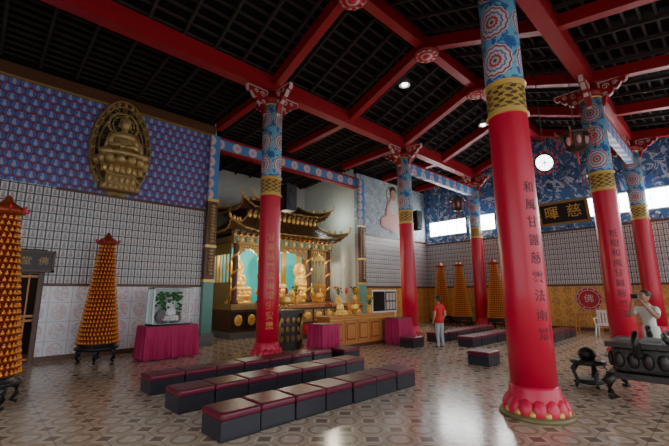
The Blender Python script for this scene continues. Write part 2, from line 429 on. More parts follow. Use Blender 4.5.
# ------------------------------------------------------------ seated Buddha
def buddha(b,x,y,z,s,m,d=(0,-1),halo=True,lotus=True):
    f=Vector((d[0],d[1],0)); r=Vector((-d[1],d[0],0)); R=Matrix((( r.x,f.x,0),(r.y,f.y,0),(0,0,1)))
    def P(a,q,c): return Vector((x,y,z))+R@Vector((a*s,q*s,c*s))
    def el(c,rad,mm=m,nu=12,nv=8,rot=None): b.ell(P(*c),[k*s for k in rad],mm,nu,nv,R@rot if rot else R)
    if lotus:
        el((0,0,.06),(.42,.34,.10))
        for k in range(14):
            a=2*pi*k/14; el((.42*math.cos(a),.34*math.sin(a),.08),(.09,.09,.10),m,8,6)
        z0=.13
    else: z0=0
    el((0,.06,z0+.10),(.40,.27,.11)); 
    for sg in (-1,1):
        el((sg*.27,.14,z0+.10),(.19,.13,.10)); el((sg*.24,.0,z0+.42),(.075,.085,.20),rot=Matrix.Rotation(-sg*.2,3,'Y'))
        el((sg*.16,.14,z0+.28),(.15,.06,.06),rot=Matrix.Rotation(-sg*.5,3,'Z')); el((sg*.055,.22,z0+.24),(.07,.05,.04))
    el((0,0,z0+.34),(.20,.14,.26)); el((0,0,z0+.52),(.25,.13,.11)); el((0,0,z0+.64),(.065,.065,.08))
    el((0,.01,z0+.78),(.105,.11,.135)); el((0,-.01,z0+.86),(.11,.11,.09)); el((0,-.01,z0+.95),(.05,.05,.06))
    el((0,.12,z0+.77),(.018,.02,.035),m,6,4)
    for sg in (-1,1): el((sg*.108,0,z0+.76),(.018,.03,.06),m,6,4)
    if halo:
        for rr,tt in ((.27,.03),(.20,.02)):
            b.tube([P(rr*math.cos(k*pi/12),-.12,z0+.80+rr*math.sin(k*pi/12)) for k in range(25)],tt*s,m,6)
        b.prism([(.25*math.cos(k*pi/10)*s,.25*math.sin(k*pi/10)*s) for k in range(20)],P(0,-.16,z0+.80),r,(0,0,1),.03*s,m)
# wall relief
b=MB(); cx=2.47; z0=4.12; H=2.68; W=.74
def mand(sc,n=40,sc2=0):
    o=[]
    for k in range(n):
        t=2*pi*k/n; zz=-math.cos(t); w=math.sin(t)
        wid=W*(abs(w)**.75)*(1 if w>=0 else -1)*(1.0 if zz<0 else (1-.30*zz*zz))
        rr=1+(sc2*(k%2))
        o.append((wid*sc*rr,(H/2)*zz*sc*rr))
    return o
b.prism(mand(1.0,44,.04),(cx,YN,z0+H/2),(1,0,0),(0,0,1),.05,'gold_dark'); b.prism(mand(.90,44),(cx,YN,z0+H/2),(1,0,0),(0,0,1),.08,'black_wood')
for sc in (.72,.86,.98):
    mp=mand(sc); mp.append(mp[0]); b.tube([(cx+p[0],YN-.08,z0+H/2+p[1]) for p in mp],.024,'gold_dark',6)
for k in range(26):
    p=mand(.92,26)[k]; b.ell((cx+p[0],YN-.07,z0+H/2+p[1]),(.06,.04,.08),'gold_dark',6,5)
for sc_,nn in ((.80,18),(.62,14),(.45,10)):
    for k in range(nn):
        p=mand(sc_,nn)[k]; c0=Vector((cx+p[0],YN-.09,z0+H/2+p[1]))
        b.tube([c0+Vector((.07*(1-j/12)*math.cos(j*.8+k),0,.07*(1-j/12)*math.sin(j*.8+k))) for j in range(10)],.014,'gold_dark',4)
buddha(b,cx,YN-.22,z0+.72,1.32,'gold_relief')
for s in (-1,1): b.tube([(cx+s*.30,YN-.3,z0+1.65),(cx+s*.42,YN-.32,z0+1.3),(cx+s*.46,YN-.3,z0+.95)],.04,'gold_relief',6)
b.box(cx-.46,cx+.46,YN-.4,YN,z0+.06,z0+.20,'gold_dark'); b.box(cx-.36,cx+.36,YN-.36,YN,z0+.20,z0+.50,'gold_dark'); b.box(cx-.50,cx+.50,YN-.42,YN,z0+.50,z0+.70,'gold_dark')
for k in range(7): b.ell((cx-.42+k*.14,YN-.43,z0+.60),(.07,.04,.10),'gold_relief',8,6)
for k in range(5): b.ell((cx-.28+k*.14,YN-.37,z0+.35),(.05,.03,.10),'gold_relief',8,6)
for k in range(7): b.ell((cx-.39+k*.13,YN-.41,z0+.13),(.06,.03,.06),'gold_relief',8,6)
b.obj('buddha_wall_relief',(cx,YN,z0))
# guanyin painting figure (painted relief)
b=MB(); gx,gz=14.6,4.3
def fe(x,z,rx,rz,m,k): b.ell((x,YN-.025-.006*k,z),(rx,.018,rz),m,16,10)
fe(gx,gz+.9,.62,.9,'robe_pink',0); fe(gx,gz+1.35,.38,.45,'plaster',1); fe(gx,gz+2.18,.24,.22,'hair',1); fe(gx,gz+1.95,.22,.28,'skin',3)
fe(gx-.55,gz+.5,.5,.35,'robe_pink',0); fe(gx+.75,gz+.6,.4,.6,'white_paint',0)
for s in (-1,1): fe(gx+s*.08,gz+1.98,.03,.012,'hair',6)
fe(gx,gz+1.84,.05,.015,'lip',6)
b.tube([(gx+.5*math.cos(k*pi/12),YN-.03,gz+1.95+.5*math.sin(k*pi/12)) for k in range(25)],.02,'gold_band',5)
b.obj('guanyin_painting',(gx,YN,gz))
# doorway sign
b=MB(); b.box(.62,1.3,YN-.1,YN-.002,2.02,2.5,'black_wood')
for z in (2.02,2.46): b.box(.6,1.32,YN-.13,YN-.002,z,z+.05,'wood_dark')
for x in (.6,1.27): b.box(x,x+.05,YN-.13,YN-.002,2.02,2.5,'wood_dark')
for i,ch in enumerate("堂佛"):
    vs,fs=text_mesh(ch,.20,None); b.add([(.80+i*.31+p[0],YN-.105-p[2],2.26+p[1]) for p in vs],fs,'gold_dark')
b.obj('door_signboard',(1,YN,2))
b=MB(); b.box(-.49,-.4,YN+.02,YN+.18,0,2.5,'wood_dark'); b.box(1.07,1.16,YN+.02,YN+.18,0,2.5,'wood_dark'); b.box(-.4,1.07,YN+.02,YN+.18,1.98,2.06,'wood_dark')
for k in range(7): b.box(-.3+k*.2,-.27+k*.2,YN+.1,YN+.14,0,2.0,'wood')
for z in (.05,.9,1.0,1.9): b.box(-.4,1.07,YN+.09,YN+.15,z,z+.05,'wood')
b.obj('door_1')
# ------------------------------------------------------------ east sign
b=MB(); sy0,sy1,sz0,sz1=3.45,5.3,4.2,5.15
def sg(y0,y1,z0,z1,off,m):
    def xx(z): return XE-.12-(z-sz0)*.28-off
    b.add([(xx(z0),y0,z0),(xx(z0),y1,z0),(xx(z1),y1,z1),(xx(z1),y0,z1),(xx(z0)+.05,y0,z0),(xx(z0)+.05,y1,z0),(xx(z1)+.05,y1,z1),(xx(z1)+.05,y0,z1)],[(0,1,2,3),(7,6,5,4),(0,4,5,1),(1,5,6,2),(2,6,7,3),(3,7,4,0)],m)
sg(sy0,sy1,sz0,sz1,0,'black')
for a in ((sy0,sy1,sz0,sz0+.1),(sy0,sy1,sz1-.1,sz1),(sy0,sy0+.1,sz0,sz1),(sy1-.1,sy1,sz0,sz1)): sg(*a,.04,'gold_dark')
for i,ch in enumerate("暉慈"):
    vs,fs=text_mesh(ch,.55,None); yc=4.79-i*.82
    b.add([(XE-.12-(4.67+p[1]-sz0)*.28-.02-p[2]*3,yc-p[0],4.67+p[1]) for p in vs],fs,'gold_band')
b.obj('hanging_signboard',(XE,4.4,sz0))
b=MB(); n=28
b.prism([(.45*math.cos(2*pi*k/n),.45*math.sin(2*pi*k/n)) for k in range(n)],(XE,3.9,1.2),(0,-1,0),(0,0,1),.05,'red_disc')
for rr in (.43,.34): b.tube([(XE-.05,3.9+rr*math.cos(k*pi/14),1.2+rr*math.sin(k*pi/14)) for k in range(29)],.012,'bracket_white',6)
vs,fs=text_mesh("佛",.34,None); b.add([(XE-.055-p[2],3.9-p[0],1.2+p[1]) for p in vs],fs,'bracket_white')
for k in range(12):
    a=2*pi*k/12; b.ell((XE-.055,3.9+.39*math.cos(a),1.2+.39*math.sin(a)),(.01,.025,.025),'bracket_white',6,4)
b.obj('round_wall_emblem',(XE,3.9,1.2))
b=MB(); b.box(12.75,14.5,YN-.08,YN-.032,.62,1.62,'white_paint'); b.box(12.82,13.6,YN-.1,YN-.04,.69,1.55,'black'); b.box(13.66,14.43,YN-.1,YN-.04,.69,1.55,'wood_dark')
for x in (12.8,14.38): b.box(x,x+.06,YN-.07,YN-.032,0,.62,'white_paint')
for i in range(3):
    for j in range(2): b.box(13.72+i*.23,13.9+i*.23,YN-.11,YN-.05,.75+j*.4,1.08+j*.4,'plaster')
b.obj('notice_board',(13.6,YN,0))
# ------------------------------------------------------------ golden pagoda towers
b=MB()
NT=25; z=.42
for k in range(6):
    a=2*pi*k/6
    b.tube([(.30*math.cos(a),.30*math.sin(a),.30),(.40*math.cos(a),.40*math.sin(a),.24),(.41*math.cos(a),.41*math.sin(a),.14),(.35*math.cos(a),.35*math.sin(a),.05),(.42*math.cos(a),.42*math.sin(a),.03)],[.05,.05,.035,.025,.03],'black',6)
b.lathe(0,0,[(.35,.26),(.44,.29),(.44,.34),(.38,.36),(.41,.42)],24,'black')
h=(2.66-.42)/NT
for i in range(NT):
    t=i/(NT-1); r=.43+(.175-.43)*(t**.95)
    b.lathe(0,0,[(r-.05,z),(r+.004,z+.004),(r+.008,z+.014),(r-.045,z+.02),(r-.05,z+h)],24,'gold_tower')
    n=max(10,int(2*pi*r/.075))
    for k in range(n):
        a=2*pi*(k+.5*(i%2))/n; cx,cy=(r-.018)*math.cos(a),(r-.018)*math.sin(a)
        b.ell((cx,cy,z+.034),(.024,.024,.020),'gold_tower_light',6,4); b.ell((cx,cy,z+.062),(.012,.012,.015),'gold_tower_light',5,4)
    z+=h
b.lathe(0,0,[(.17,2.66),(.22,2.68),(.23,2.72),(.18,2.78),(.11,2.82),(.05,2.88),(.045,2.92),(.0,2.96)],16,'gold_tower')
for k in range(8):
    a=2*pi*k/8; b.tube([(.20*math.cos(a),.20*math.sin(a),2.70),(.25*math.cos(a),.25*math.sin(a),2.72),(.26*math.cos(a),.26*math.sin(a),2.78)],.015,'col_red',5)
tow=b.mesh('golden_buddha_lamp_tower')
for x,y in ((2.2,10.15),(.22,7.2),(16.2,9.6),(16.15,8.6),(16.2,7.0)): inst(tow,'golden_buddha_lamp_tower',(x,y,0),random.random())
# ------------------------------------------------------------ benches
def bench(x0,x1,y0,name='padded_bench_row'):
    b=MB(); n=max(1,round((x1-x0)/.51)); w=(x1-x0)/n
    for i in range(n):
        a=x0+i*w; j=random.uniform(-.015,.015)
        b.box(a+.012,a+w-.012,y0+j+.012,y0+.46+j,0,.20,'bench_side')
        b.rbox(a+.004,a+w-.004,y0+j,y0+.475+j,.197,.28,.03,'maroon')
        b.box(a+.02,a+w-.02,y0+j+.005,y0+.465+j,0,.02,'black')
    b.obj(name,(x0,y0,0))
bench(2.0,5.45,3.80); bench(2.05,5.62,5.05); bench(2.1,5.87,6.25); bench(6.05,6.57,6.05,'padded_stool')
bench(7.75,8.3,3.6,'padded_stool'); bench(10.1,12.7,5.1); bench(10.4,14.2,6.3); bench(12.2,15.0,3.87); bench(8.85,9.4,6.2,'padded_stool')
# ------------------------------------------------------------ cloth tables
def cloth_table(x0,x1,y0,y1,h):
    b=MB(); per=[]
    def edge(ax,ay,bx,by,k):
        for i in range(k): t=i/k; per.append((ax+(bx-ax)*t,ay+(by-ay)*t))
    kx=int((x1-x0)/.03);ky=int((y1-y0)/.03)
    edge(x0,y0,x1,y0,kx);edge(x1,y0,x1,y1,ky);edge(x1,y1,x0,y1,kx);edge(x0,y1,x0,y0,ky)
    cx,cy=(x0+x1)/2,(y0+y1)/2; N=len(per); vs=[];fs=[]
    for L,(z,am) in enumerate(((h,0),(h-.03,.004),(h*.55,.018),(.02,.03))):
        for i,(px,py) in enumerate(per):
            o=am*(math.sin(i*1.9)+.4*math.sin(i*.7))+am*.8
            d=Vector((math.copysign(1,px-cx) if abs(abs(px-cx)-(x1-x0)/2)<1e-6 else 0, math.copysign(1,py-cy) if abs(abs(py-cy)-(y1-y0)/2)<1e-6 else 0))
            vs.append((px+d.x*o,py+d.y*o,z))
    for L in range(3):
        for i in range(N): a=L*N+i;c=L*N+(i+1)%N; fs.append((a,a+N,c+N,c))
    fs.append(tuple(range(N)))
    b.add(vs,fs,'magenta_cloth'); b.box(x0+.01,x1-.01,y0+.01,y1-.01,h-.02,h+.012,'wood_dark')
    for xx in (x0+.05,x1-.1):
        for yy in (y0+.05,y1-.1): b.box(xx,xx+.05,yy,yy+.05,0,h-.02,'wood_dark')
    return b
cloth_table(2.98,4.2,9.38,10.05,.75).obj('cloth_covered_table',(3.6,9.7,0))
cloth_table(6.12,6.7,6.85,7.35,.74).obj('cloth_covered_table',(6.4,7.1,0))
cloth_table(9.1,9.75,6.85,7.35,.74).obj('cloth_covered_table',(9.4,7.1,0))
# glass display case
b=MB(); x0,x1,y0,y1,z0,z1=3.12,4.02,9.48,9.95,.762,1.66
for xx in (x0,x1-.04):
    for yy in (y0,y1-.04): b.box(xx,xx+.04,yy,yy+.04,z0,z1,'plastic_white')
for z in (z0,z1-.04): b.box(x0,x1,y0,y0+.04,z,z+.04,'plastic_white'); b.box(x0,x0+.04,y0,y1,z,z+.04,'plastic_white'); b.box(x1-.04,x1,y0,y1,z,z+.04,'plastic_white')
b.box(x0,x1,y0,y1,z1-.02,z1,'plastic_white'); b.box(x0,x1,y1-.03,y1-.01,z0,z1,'glass_pane'); b.box(x0,x1,y0,y1,z0,z0+.03,'plastic_white')
b.ell((3.45,9.75,z0+.2),(.2,.12,.18),'grey_rock',8,6); b.ell((3.75,9.75,z0+.15),(.16,.12,.14),'grey_rock',8,6)
for k in range(90):
    a=random.uniform(0,6.28); rr=random.uniform(.1,.37); b.ell((3.57+rr*math.cos(a),9.74+.05*math.sin(a),z0+random.uniform(.25,.78)),(.05,.04,.03),'leaf',6,4)
b.tube([(3.5,9.72,z0+.05),(3.55,9.72,z0+.3),(3.5,9.72,z0+.5)],.02,'wood_dark')
for k in range(6): b.ell((3.35+k*.09,9.62,z0+.12+.05*(k%3)),(.03,.03,.03),'flower_red',6,4)
buddha(b,3.6,9.64,z0+.10,.38,'plastic_white')
b.obj('glass_display_case',(3.57,9.7,.75))
# ------------------------------------------------------------ altar counter
b=MB(); cx0,cx1,cy0,cy1,h=6.95,9.7,7.5,8.1,.86
b.box(cx0+.05,cx1-.05,cy0+.04,cy1-.04,.08,h-.06,'wood'); b.box(cx0,cx1,cy0-.03,cy1+.03,h-.06,h,'wood'); b.box(cx0+.02,cx1-.02,cy0,cy1,0,.09,'wood_dark')
for i in range(5):
    a=cx0+.1+i*.52; b.box(a,a+.44,cy0+.015,cy0+.05,.16,h-.14,'wood'); b.box(a+.05,a+.39,cy0+.005,cy0+.05,.22,h-.2,'wood_dark'); b.box(a+.07,a+.37,cy0-.002,cy0+.05,.25,h-.23,'wood')
b.box(cx0,cx1,cy0-.035,cy0,h-.1,h-.075,'gold_band')
b.obj('wooden_altar_counter',(8.3,7.8,0))
b=MB(); b.box(5.85,6.75,8.3,8.9,.95,1.05,'black_wood'); b.box(5.9,6.7,8.36,8.86,.12,.95,'black_wood')
for x in (5.88,6.62):
    b.tube([(x+.05,8.33,.95),(x+.02,8.29,.6),(x+.07,8.33,.3),(x+.03,8.27,.05)],[.06,.05,.04,.05],'gold_dark')
b.box(5.9,6.7,8.4,8.86,0,.12,'black_wood')
for i in range(4):
    for j in range(3): b.ell((6.02+i*.19,8.35,.3+j*.24),(.07,.03,.09),'gold_dark',8,6)
b.obj('carved_offering_table',(6.3,8.6,0))
b=MB(); b.box(6.9,11.2,10.0,10.7,1.02,1.12,'wood'); b.box(7.0,11.1,10.06,10.64,0,1.02,'wood_dark')
for i in range(8):
    a=7.05+i*.51; b.box(a,a+.44,10.03,10.08,.55,.95,'gold_dark'); b.ell((a+.22,10.03,.75),(.16,.03,.13),'gold',10,6); b.box(a,a+.44,10.03,10.08,.15,.48,'col_red')
b.obj('carved_altar_table',(9,10.3,0))
def vase(x,y,z,fl='flower_red',s=1):
    b=MB(); b.lathe(x,y,[(.05*s,z),(.06*s,z+.02),(.10*s,z+.12*s),(.08*s,z+.2*s),(.04*s,z+.26*s),(.055*s,z+.30*s)],14,'gold')
    for k in range(14):
        a=random.uniform(0,6.28);r=random.uniform(.03,.15)*s;zz=z+random.uniform(.4,.6)*s
        b.tube([(x,y,z+.28*s),(x+r*math.cos(a),y+r*math.sin(a),zz)],.006,'leaf',4); b.ell((x+r*math.cos(a),y+r*math.sin(a),zz),(.04*s,.04*s,.035*s),random.choice([fl,'leaf',fl]),6,4)
    b.obj('flower_vase',(x,y,z))
for x,f in ((7.2,'flower_red'),(8.0,'flower_yellow'),(10.0,'flower_red'),(10.9,'flower_yellow')): vase(x,10.3,1.121,f)
vase(8.9,7.8,.861,'flower_yellow',.9); vase(7.2,7.8,.861,'flower_red',.7)
def burner(x,y,z,s):
    z+=.03*s; b=MB()
    for k in range(3):
        a=2*pi*k/3; b.tube([(x+.12*s*math.cos(a),y+.12*s*math.sin(a),z+.14*s),(x+.17*s*math.cos(a),y+.17*s*math.sin(a),z+.07*s),(x+.14*s*math.cos(a),y+.14*s*math.sin(a),z-.02*s)],.03*s,'gold')
    b.lathe(x,y,[(.08*s,z+.1*s),(.19*s,z+.15*s),(.22*s,z+.26*s),(.17*s,z+.32*s),(.21*s,z+.36*s),(.19*s,z+.36*s),(.15*s,z+.3*s)],18,'gold')
    for sgn in (-1,1): b.tube([(x+sgn*.2*s,y,z+.22*s),(x+sgn*.3*s,y,z+.3*s),(x+sgn*.28*s,y,z+.45*s),(x+sgn*.2*s,y,z+.4*s)],.025*s,'gold')
    for k in range(5): b.tube([(x-.06+k*.03,y,z+.3*s),(x-.07+k*.035,y,z+.6*s)],.004,'flower_red',4)
    b.obj('incense_burner',(x,y,z))
burner(9.0,10.3,1.121,1.0); burner(8.2,7.8,.861,.8); burner(6.3,8.6,1.051,.9)
b=MB(); buddha(b,7.65,7.8,.88,.42,'gold_bright'); b.obj('gilt_buddha_figurine',(7.65,7.8,.86))
for x in (7.6,10.45):
    b=MB(); b.lathe(x,10.3,[(.08,1.121),(.08,1.14),(.02,1.17),(.03,1.3),(.015,1.4),(.06,1.45),(.06,1.47)],12,'gold'); b.lathe(x,10.3,[(.04,1.47),(.055,1.55),(.04,1.66),(.01,1.7)],12,'flower_red'); b.obj('candle_lamp',(x,10.3,1.12))
# ------------------------------------------------------------ shrine
def roof(b,cx,cy,z0,w,d,h,rw,rd,up,m,n=14):
    LV=7; per=[]
    for i in range(n): per.append((-1+2*i/n,-1))
    for i in range(n): per.append((1,-1+2*i/n))
    for i in range(n): per.append((1-2*i/n,1))
    for i in range(n): per.append((-1,1-2*i/n))
    N=len(per); vs=[];fs=[]
    for L in range(LV):
        k=L/(LV-1); hw=w/2+(rw/2-w/2)*k; hd=d/2+(rd/2-d/2)*k
        for i,(u,v) in enumerate(per):
            c=(abs(u)*abs(v))**6
            z=z0+h*(k**1.7)+up*c*(1-k)**2+(.025 if i%2 else 0)
            ex=1+.05*c*(1-k)**2
            vs.append((cx+u*hw*ex,cy+v*hd*ex,z))
    for L in range(LV-1):
        for i in range(N): a=L*N+i;c=L*N+(i+1)%N; fs.append((a,c,c+N,a+N))
    fs.append(tuple(range((LV-1)*N,LV*N)))
    b.add(vs,fs,m)
    e=[Vector(v) for v in vs[:N]]
    b.tube([p for p in e]+[e[0]],.03,'gold_dark',5)
    for p in e: b.ell((p.x,p.y,p.z-.03),(.04,.04,.04),'gold_dark',6,4)
    b.add([(p.x,p.y,p.z-.01) for p in e]+[(cx+per[i][0]*(w/2-.45),cy+per[i][1]*(d/2-.4),z0-.02) for i in range(N)],[(i,i+N,(i+1)%N+N,(i+1)%N) for i in range(N)],'wood_dark')
    for i in range(0,N,1):
        b.tube([vs[L*N+i] for L in range(LV)],.022,m,4)
    for u in (-1,1):
        for v in (-1,1):
            pts=[]
            for L in range(LV):
                k=L/(LV-1); pts.append((cx+u*(w/2+(rw/2-w/2)*k)*(1+.05*(1-k)**2),cy+v*(d/2+(rd/2-d/2)*k)*(1+.05*(1-k)**2),z0+h*(k**1.7)+up*(1-k)**2+.05))
            b.tube(pts,.045,'gold_dark',6)
            p=Vector(pts[0]); q=Vector((u,v,0)).normalized()
            b.tube([p,p+q*.12+Vector((0,0,.08)),p+q*.16+Vector((0,0,.22)),p+q*.06+Vector((0,0,.28))],[.05,.045,.03,.015],'gold',6)
            for L in (1,2,3): b.ell(Vector(pts[L])+Vector((0,0,.1)),(.05,.05,.09),'gold',6,5)
    zr_=z0+h
    b.box(cx-rw/2,cx+rw/2,cy-.06,cy+.06,zr_-.02,zr_+.16,'gold_dark')
    for k in range(int(rw/.2)): b.ell((cx-rw/2+.1+k*.2,cy-.06,zr_+.08),(.06,.03,.06),'col_red' if k%2 else 'gold',6,5)
    for u in (-1,1):
        pts=[(cx+u*(rw/2-.9+.9*t),cy,zr_+.18+.10*math.sin(t*9)+(.28*max(0,t-.7)/.3)) for t in [k/14 for k in range(15)]]
        b.tube(pts,[.025+.035*math.sin(k/14*pi) for k in range(15)],'gold',6)
    b.ell((cx,cy,zr_+.28),(.12,.12,.14),'gold_bright',10,8)
root=bpy.data.objects.new('buddha_shrine',None); bpy.context.collection.objects.link(root)
b=MB(); sx0,sx1,sy0,sy1=6.35,11.15,11.7,14.0; cx=(sx0+sx1)/2; cy=(sy0+sy1)/2
b.box(sx0,sx1,sy0,sy1,0,.2,'grey_rock'); b.box(sx0+.08,sx1-.08,sy0+.08,sy1,.2,.95,'wood_dark'); b.box(sx0,sx1,sy0,sy1,.95,1.15,'gold_dark')
for i in range(9):
    a=sx0+.08+i*.52; b.box(a,a+.46,sy0+.04,sy0+.1,.3,.88,'black_wood'); b.ell((a+.23,sy0+.05,.6),(.17,.04,.2),'gold',10,6)
b.obj('platform',parent=root)
b=MB(); px=[sx0+.2,sx0+1.25,sx1-1.25,sx1-.2]
for x in px:
    b.lathe(x,sy0+.2,[(.13,1.15),(.15,1.2),(.1,1.28),(.095,3.25),(.13,3.32)],14,'wood_dark')
    b.tube([(x+.115*math.cos(k*.6),sy0+.2+.115*math.sin(k*.6),1.3+k*.055) for k in range(36)],.04,'gold',5)
for x in (px[0],px[-1]): b.lathe(x,sy1-.2,[(.11,1.15),(.1,3.3)],12,'col_red')
b.box(sx0+.05,sx1-.05,sy0+.1,sy0+.3,3.25,3.55,'gold_dark')
for x in (sx0+.12,sx1-.28): b.box(x,x+.16,sy0+.2,sy1-.1,3.25,3.55,'gold_dark')
for i in range(24):
    a=sx0+.17+i*.193; b.ell((a,sy0+.09,3.4),(.075,.03,.10),'gold_bright' if i%2 else 'jade',8,5)
for i in range(3):
    x0,x1=px[i]+.1,px[i+1]-.1; n=12
    b.prism([(0,0),(x1-x0,0)]+[((x1-x0)*(1-k/n),-.14-.30*abs(2*k/n-1)**1.5-.04*(k%2)) for k in range(n+1)],(x0,sy0+.22,3.25),(1,0,0),(0,0,1),.04,'gold_dark')
    for k in range(8): b.ell((x0+(x1-x0)*(k+.5)/8,sy0+.17,3.16),(.05,.02,.06),'gold',6,4)
b.box(sx0+.2,sx1-.2,sy1-.3,sy1-.2,1.15,3.3,'turquoise')
for x in (sx0+.1,sx1-.16):
    b.box(x,x+.06,sy0+.4,sy1-.2,1.15,1.9,'gold_dark'); b.box(x,x+.06,sy0+.4,sy1-.2,2.9,3.3,'gold_dark')
    for k in range(8): b.box(x,x+.05,sy0+.42+k*.24,sy0+.47+k*.24,1.9,2.9,'gold_dark')
b.box(sx0+.1,sx1-.1,sy0+.2,sy1-.2,3.3,3.36,'wood_dark')
for x in (px[1]+.0,px[2]-.0,sx0+.45,sx1-.45): b.box(x-.1,x+.1,sy1-.36,sy1-.3,1.15,3.3,'gold')
b.obj('posts_and_screens',parent=root)
b=MB()
for i in range(20):
    a=sx0+.12+i*.24
    for k in range(3): b.box(a-.05-.02*k,a+.05+.02*k,sy0+.12-.07*k,sy0+.3,3.55+k*.06,3.59+k*.06,('gold','wood','jade')[k])
roof(b,cx,cy,3.68,5.3,3.0,.68,3.3,1.4,.30,'roof_glaze',22)
b.box(cx-1.7,cx+1.7,cy-.75,cy+.75,4.2,4.55,'wood_dark')
for i in range(15):
    a=cx-1.6+i*.228; b.ell((a,cy-.77,4.40),(.09,.04,.11),'gold',8,5)
    for k in range(2): b.box(a-.06,a+.06,cy-.82-.06*k,cy-.7,4.5+k*.05,4.54+k*.05,'gold_dark')
roof(b,cx,cy,4.60,4.1,2.3,.56,2.3,.25,.32,'roof_glaze',18)
b.obj('double_roof',parent=root)
b=MB()
buddha(b,cx,12.9,1.45,1.35,'gold_bright'); buddha(b,cx-1.55,12.9,1.4,1.15,'gold_bright'); buddha(b,cx+1.55,12.9,1.4,1.15,'gold_bright')
for x in (cx,cx-1.55,cx+1.55): b.lathe(x,12.9,[(.62,1.15),(.55,1.2),(.5,1.3),(.58,1.4),(.5,1.47)],18,'gold')
for x in (cx-.78,cx+.78,cx-2.1,cx+2.1): buddha(b,x,12.25,1.15,.5,'gold',halo=False)
b.obj('buddha_statues',parent=root)
# ------------------------------------------------------------ speakers & lamps
def speaker(x,y,z):
    b=MB(); b.rbox(x-.17,x+.17,y-.16,y+.16,z-.36,z+.36,.02,'black'); 
    for zz,r in ((z-.12,.13),(z+.2,.06)):
        b.prism([(r*math.cos(k*pi/9),r*math.sin(k*pi/9)) for k in range(18)],(x,y-.17,zz),(1,0,0),(0,0,1),.012,'camera_body')
    b.tube([(x-.12,y,z),(x-.3,y,z+.05)],.025,'black'); b.obj('wall_speaker',(x,y,z))
speaker(5.80,7.85,4.0); speaker(11.75,7.85,4.15)
def pendant(x,y,z,zt,r=.16):
    b=MB(); b.tube([(x,y,z+.1),(x,y,zt)],.01,'black',5); b.lathe(x,y,[(r,z-.05),(r*1.05,z),(r*.7,z+.08),(.04,z+.14),(.02,z+.16)],20,'grey_rock',cap=False)
    b.ell((x,y,z-.02),(r*.6,r*.6,.06),'lamp_white',12,8); b.obj('pendant_lamp',(x,y,z))
pendant(8.35,5.75,7.45,8.1); pendant(11.1,4.75,6.75,8.1,.14)
b=MB(); c=Vector((8.5,2.4,4.2)); f=Vector((-.76,-.55,-.1)).normalized(); r=f.cross(Vector((0,0,1))).normalized(); u=r.cross(f)
n=24; b.prism([(.17*math.cos(2*pi*k/n),.17*math.sin(2*pi*k/n)) for k in range(n)],c,r,u,.03,'lamp_white')
b.tube([c+(r*math.cos(2*pi*k/n)+u*math.sin(2*pi*k/n))*.19 for k in range(n+1)],.02,'black',6)
nf=r.cross(u).normalized()
for k in range(14):
    a=2*pi*k/14; b.ell(c+(r*math.cos(a)+u*math.sin(a))*.24,(.03,.03,.03),'flower_red',8,6)
for k in range(8):
    a=2*pi*k/8
    for sd in (.036,-.006): b.tube([c+nf*sd,c+nf*sd+(r*math.cos(a)+u*math.sin(a))*.18],.006,'black',4)
b.tube([c+u*.2,(c.x,c.y,7.2)],.008,'black',4); b.obj('round_ceiling_fan_light',tuple(c))
def palace_lantern(x,y,z,zt,s=1):
    b=MB(); H=6
    b.lathe(x,y,[(.10*s,z-.22*s),(.22*s,z-.18*s),(.22*s,z-.15*s)],H,'black_wood',False); b.lathe(x,y,[(.18*s,z-.15*s),(.2*s,z+.15*s)],H,'wood_dark',False)
    b.lathe(x,y,[(.30*s,z+.15*s),(.31*s,z+.18*s),(.18*s,z+.24*s),(.06*s,z+.34*s)],H,'black_wood',False)
    for k in range(H):
        a=2*pi*k/H; q=lambda r,zz:(x+r*math.cos(a)*s,y+r*math.sin(a)*s,z+zz*s)
        b.tube([q(.20,-.16),q(.22,.16)],.014*s,'black_wood',4); b.tube([q(.30,.17),q(.37,.2),q(.38,.27)],.016*s,'gold_dark',5); b.tube([q(.37,.2),q(.37,-.08)],.010*s,'flower_red',4)
        b.ell(q(.37,-.1),(.02*s,.02*s,.04*s),'flower_red',6,4)
        a+=pi/6; b.ell(q(.185,0),(.05*s,.05*s,.10*s),'robe_pink',8,6)
    b.tube([(x,y,z-.22*s),(x,y,z-.5*s)],.022*s,'flower_red',5); b.tube([(x,y,z+.3*s),(x,y,zt)],.01,'black',4); b.obj('palace_lantern',(x,y,z))
palace_lantern(10.0,2.1,5.0,7.1,1.1); palace_lantern(14.0,2.5,5.0,7.2,1.1); palace_lantern(14.0,7.3,5.0,7.2,1.1)
# ------------------------------------------------------------ right: carved bronze censer on stand
b=MB(); ox,oy=7.15,1.0
b.box(ox-.5,ox+.5,oy-.4,oy+.4,.30,.38,'bronze'); b.rbox(ox-.42,ox+.42,oy-.33,oy+.33,.38,.72,.05,'bronze'); b.box(ox-.48,ox+.48,oy-.38,oy+.38,.72,.79,'bronze')
for sx in (-1,1):
    for sy in (-1,1):
        X,Y=ox+sx*.44,oy+sy*.34
        b.tube([(X,Y,.34),(X+sx*.07,Y+sy*.06,.24),(X+sx*.05,Y+sy*.04,.12),(X-sx*.02,Y-sy*.02,.05),(X+sx*.05,Y+sy*.05,.04)],[.075,.07,.045,.04,.04],'bronze',8)
for sy in (-1,1):
    for k in range(5): 
        b.ell((ox-.34+k*.17,oy+sy*.35,.55),(.07,.035,.11),'bronze',8,6)
        pts=[(ox-.34+k*.17+.06*(1-j/14)*math.cos(j*.7),oy+sy*.39,.34+.05*(1-j/14)*math.sin(j*.7)) for j in range(12)]; b.tube(pts,.012,'gold_dark',4)
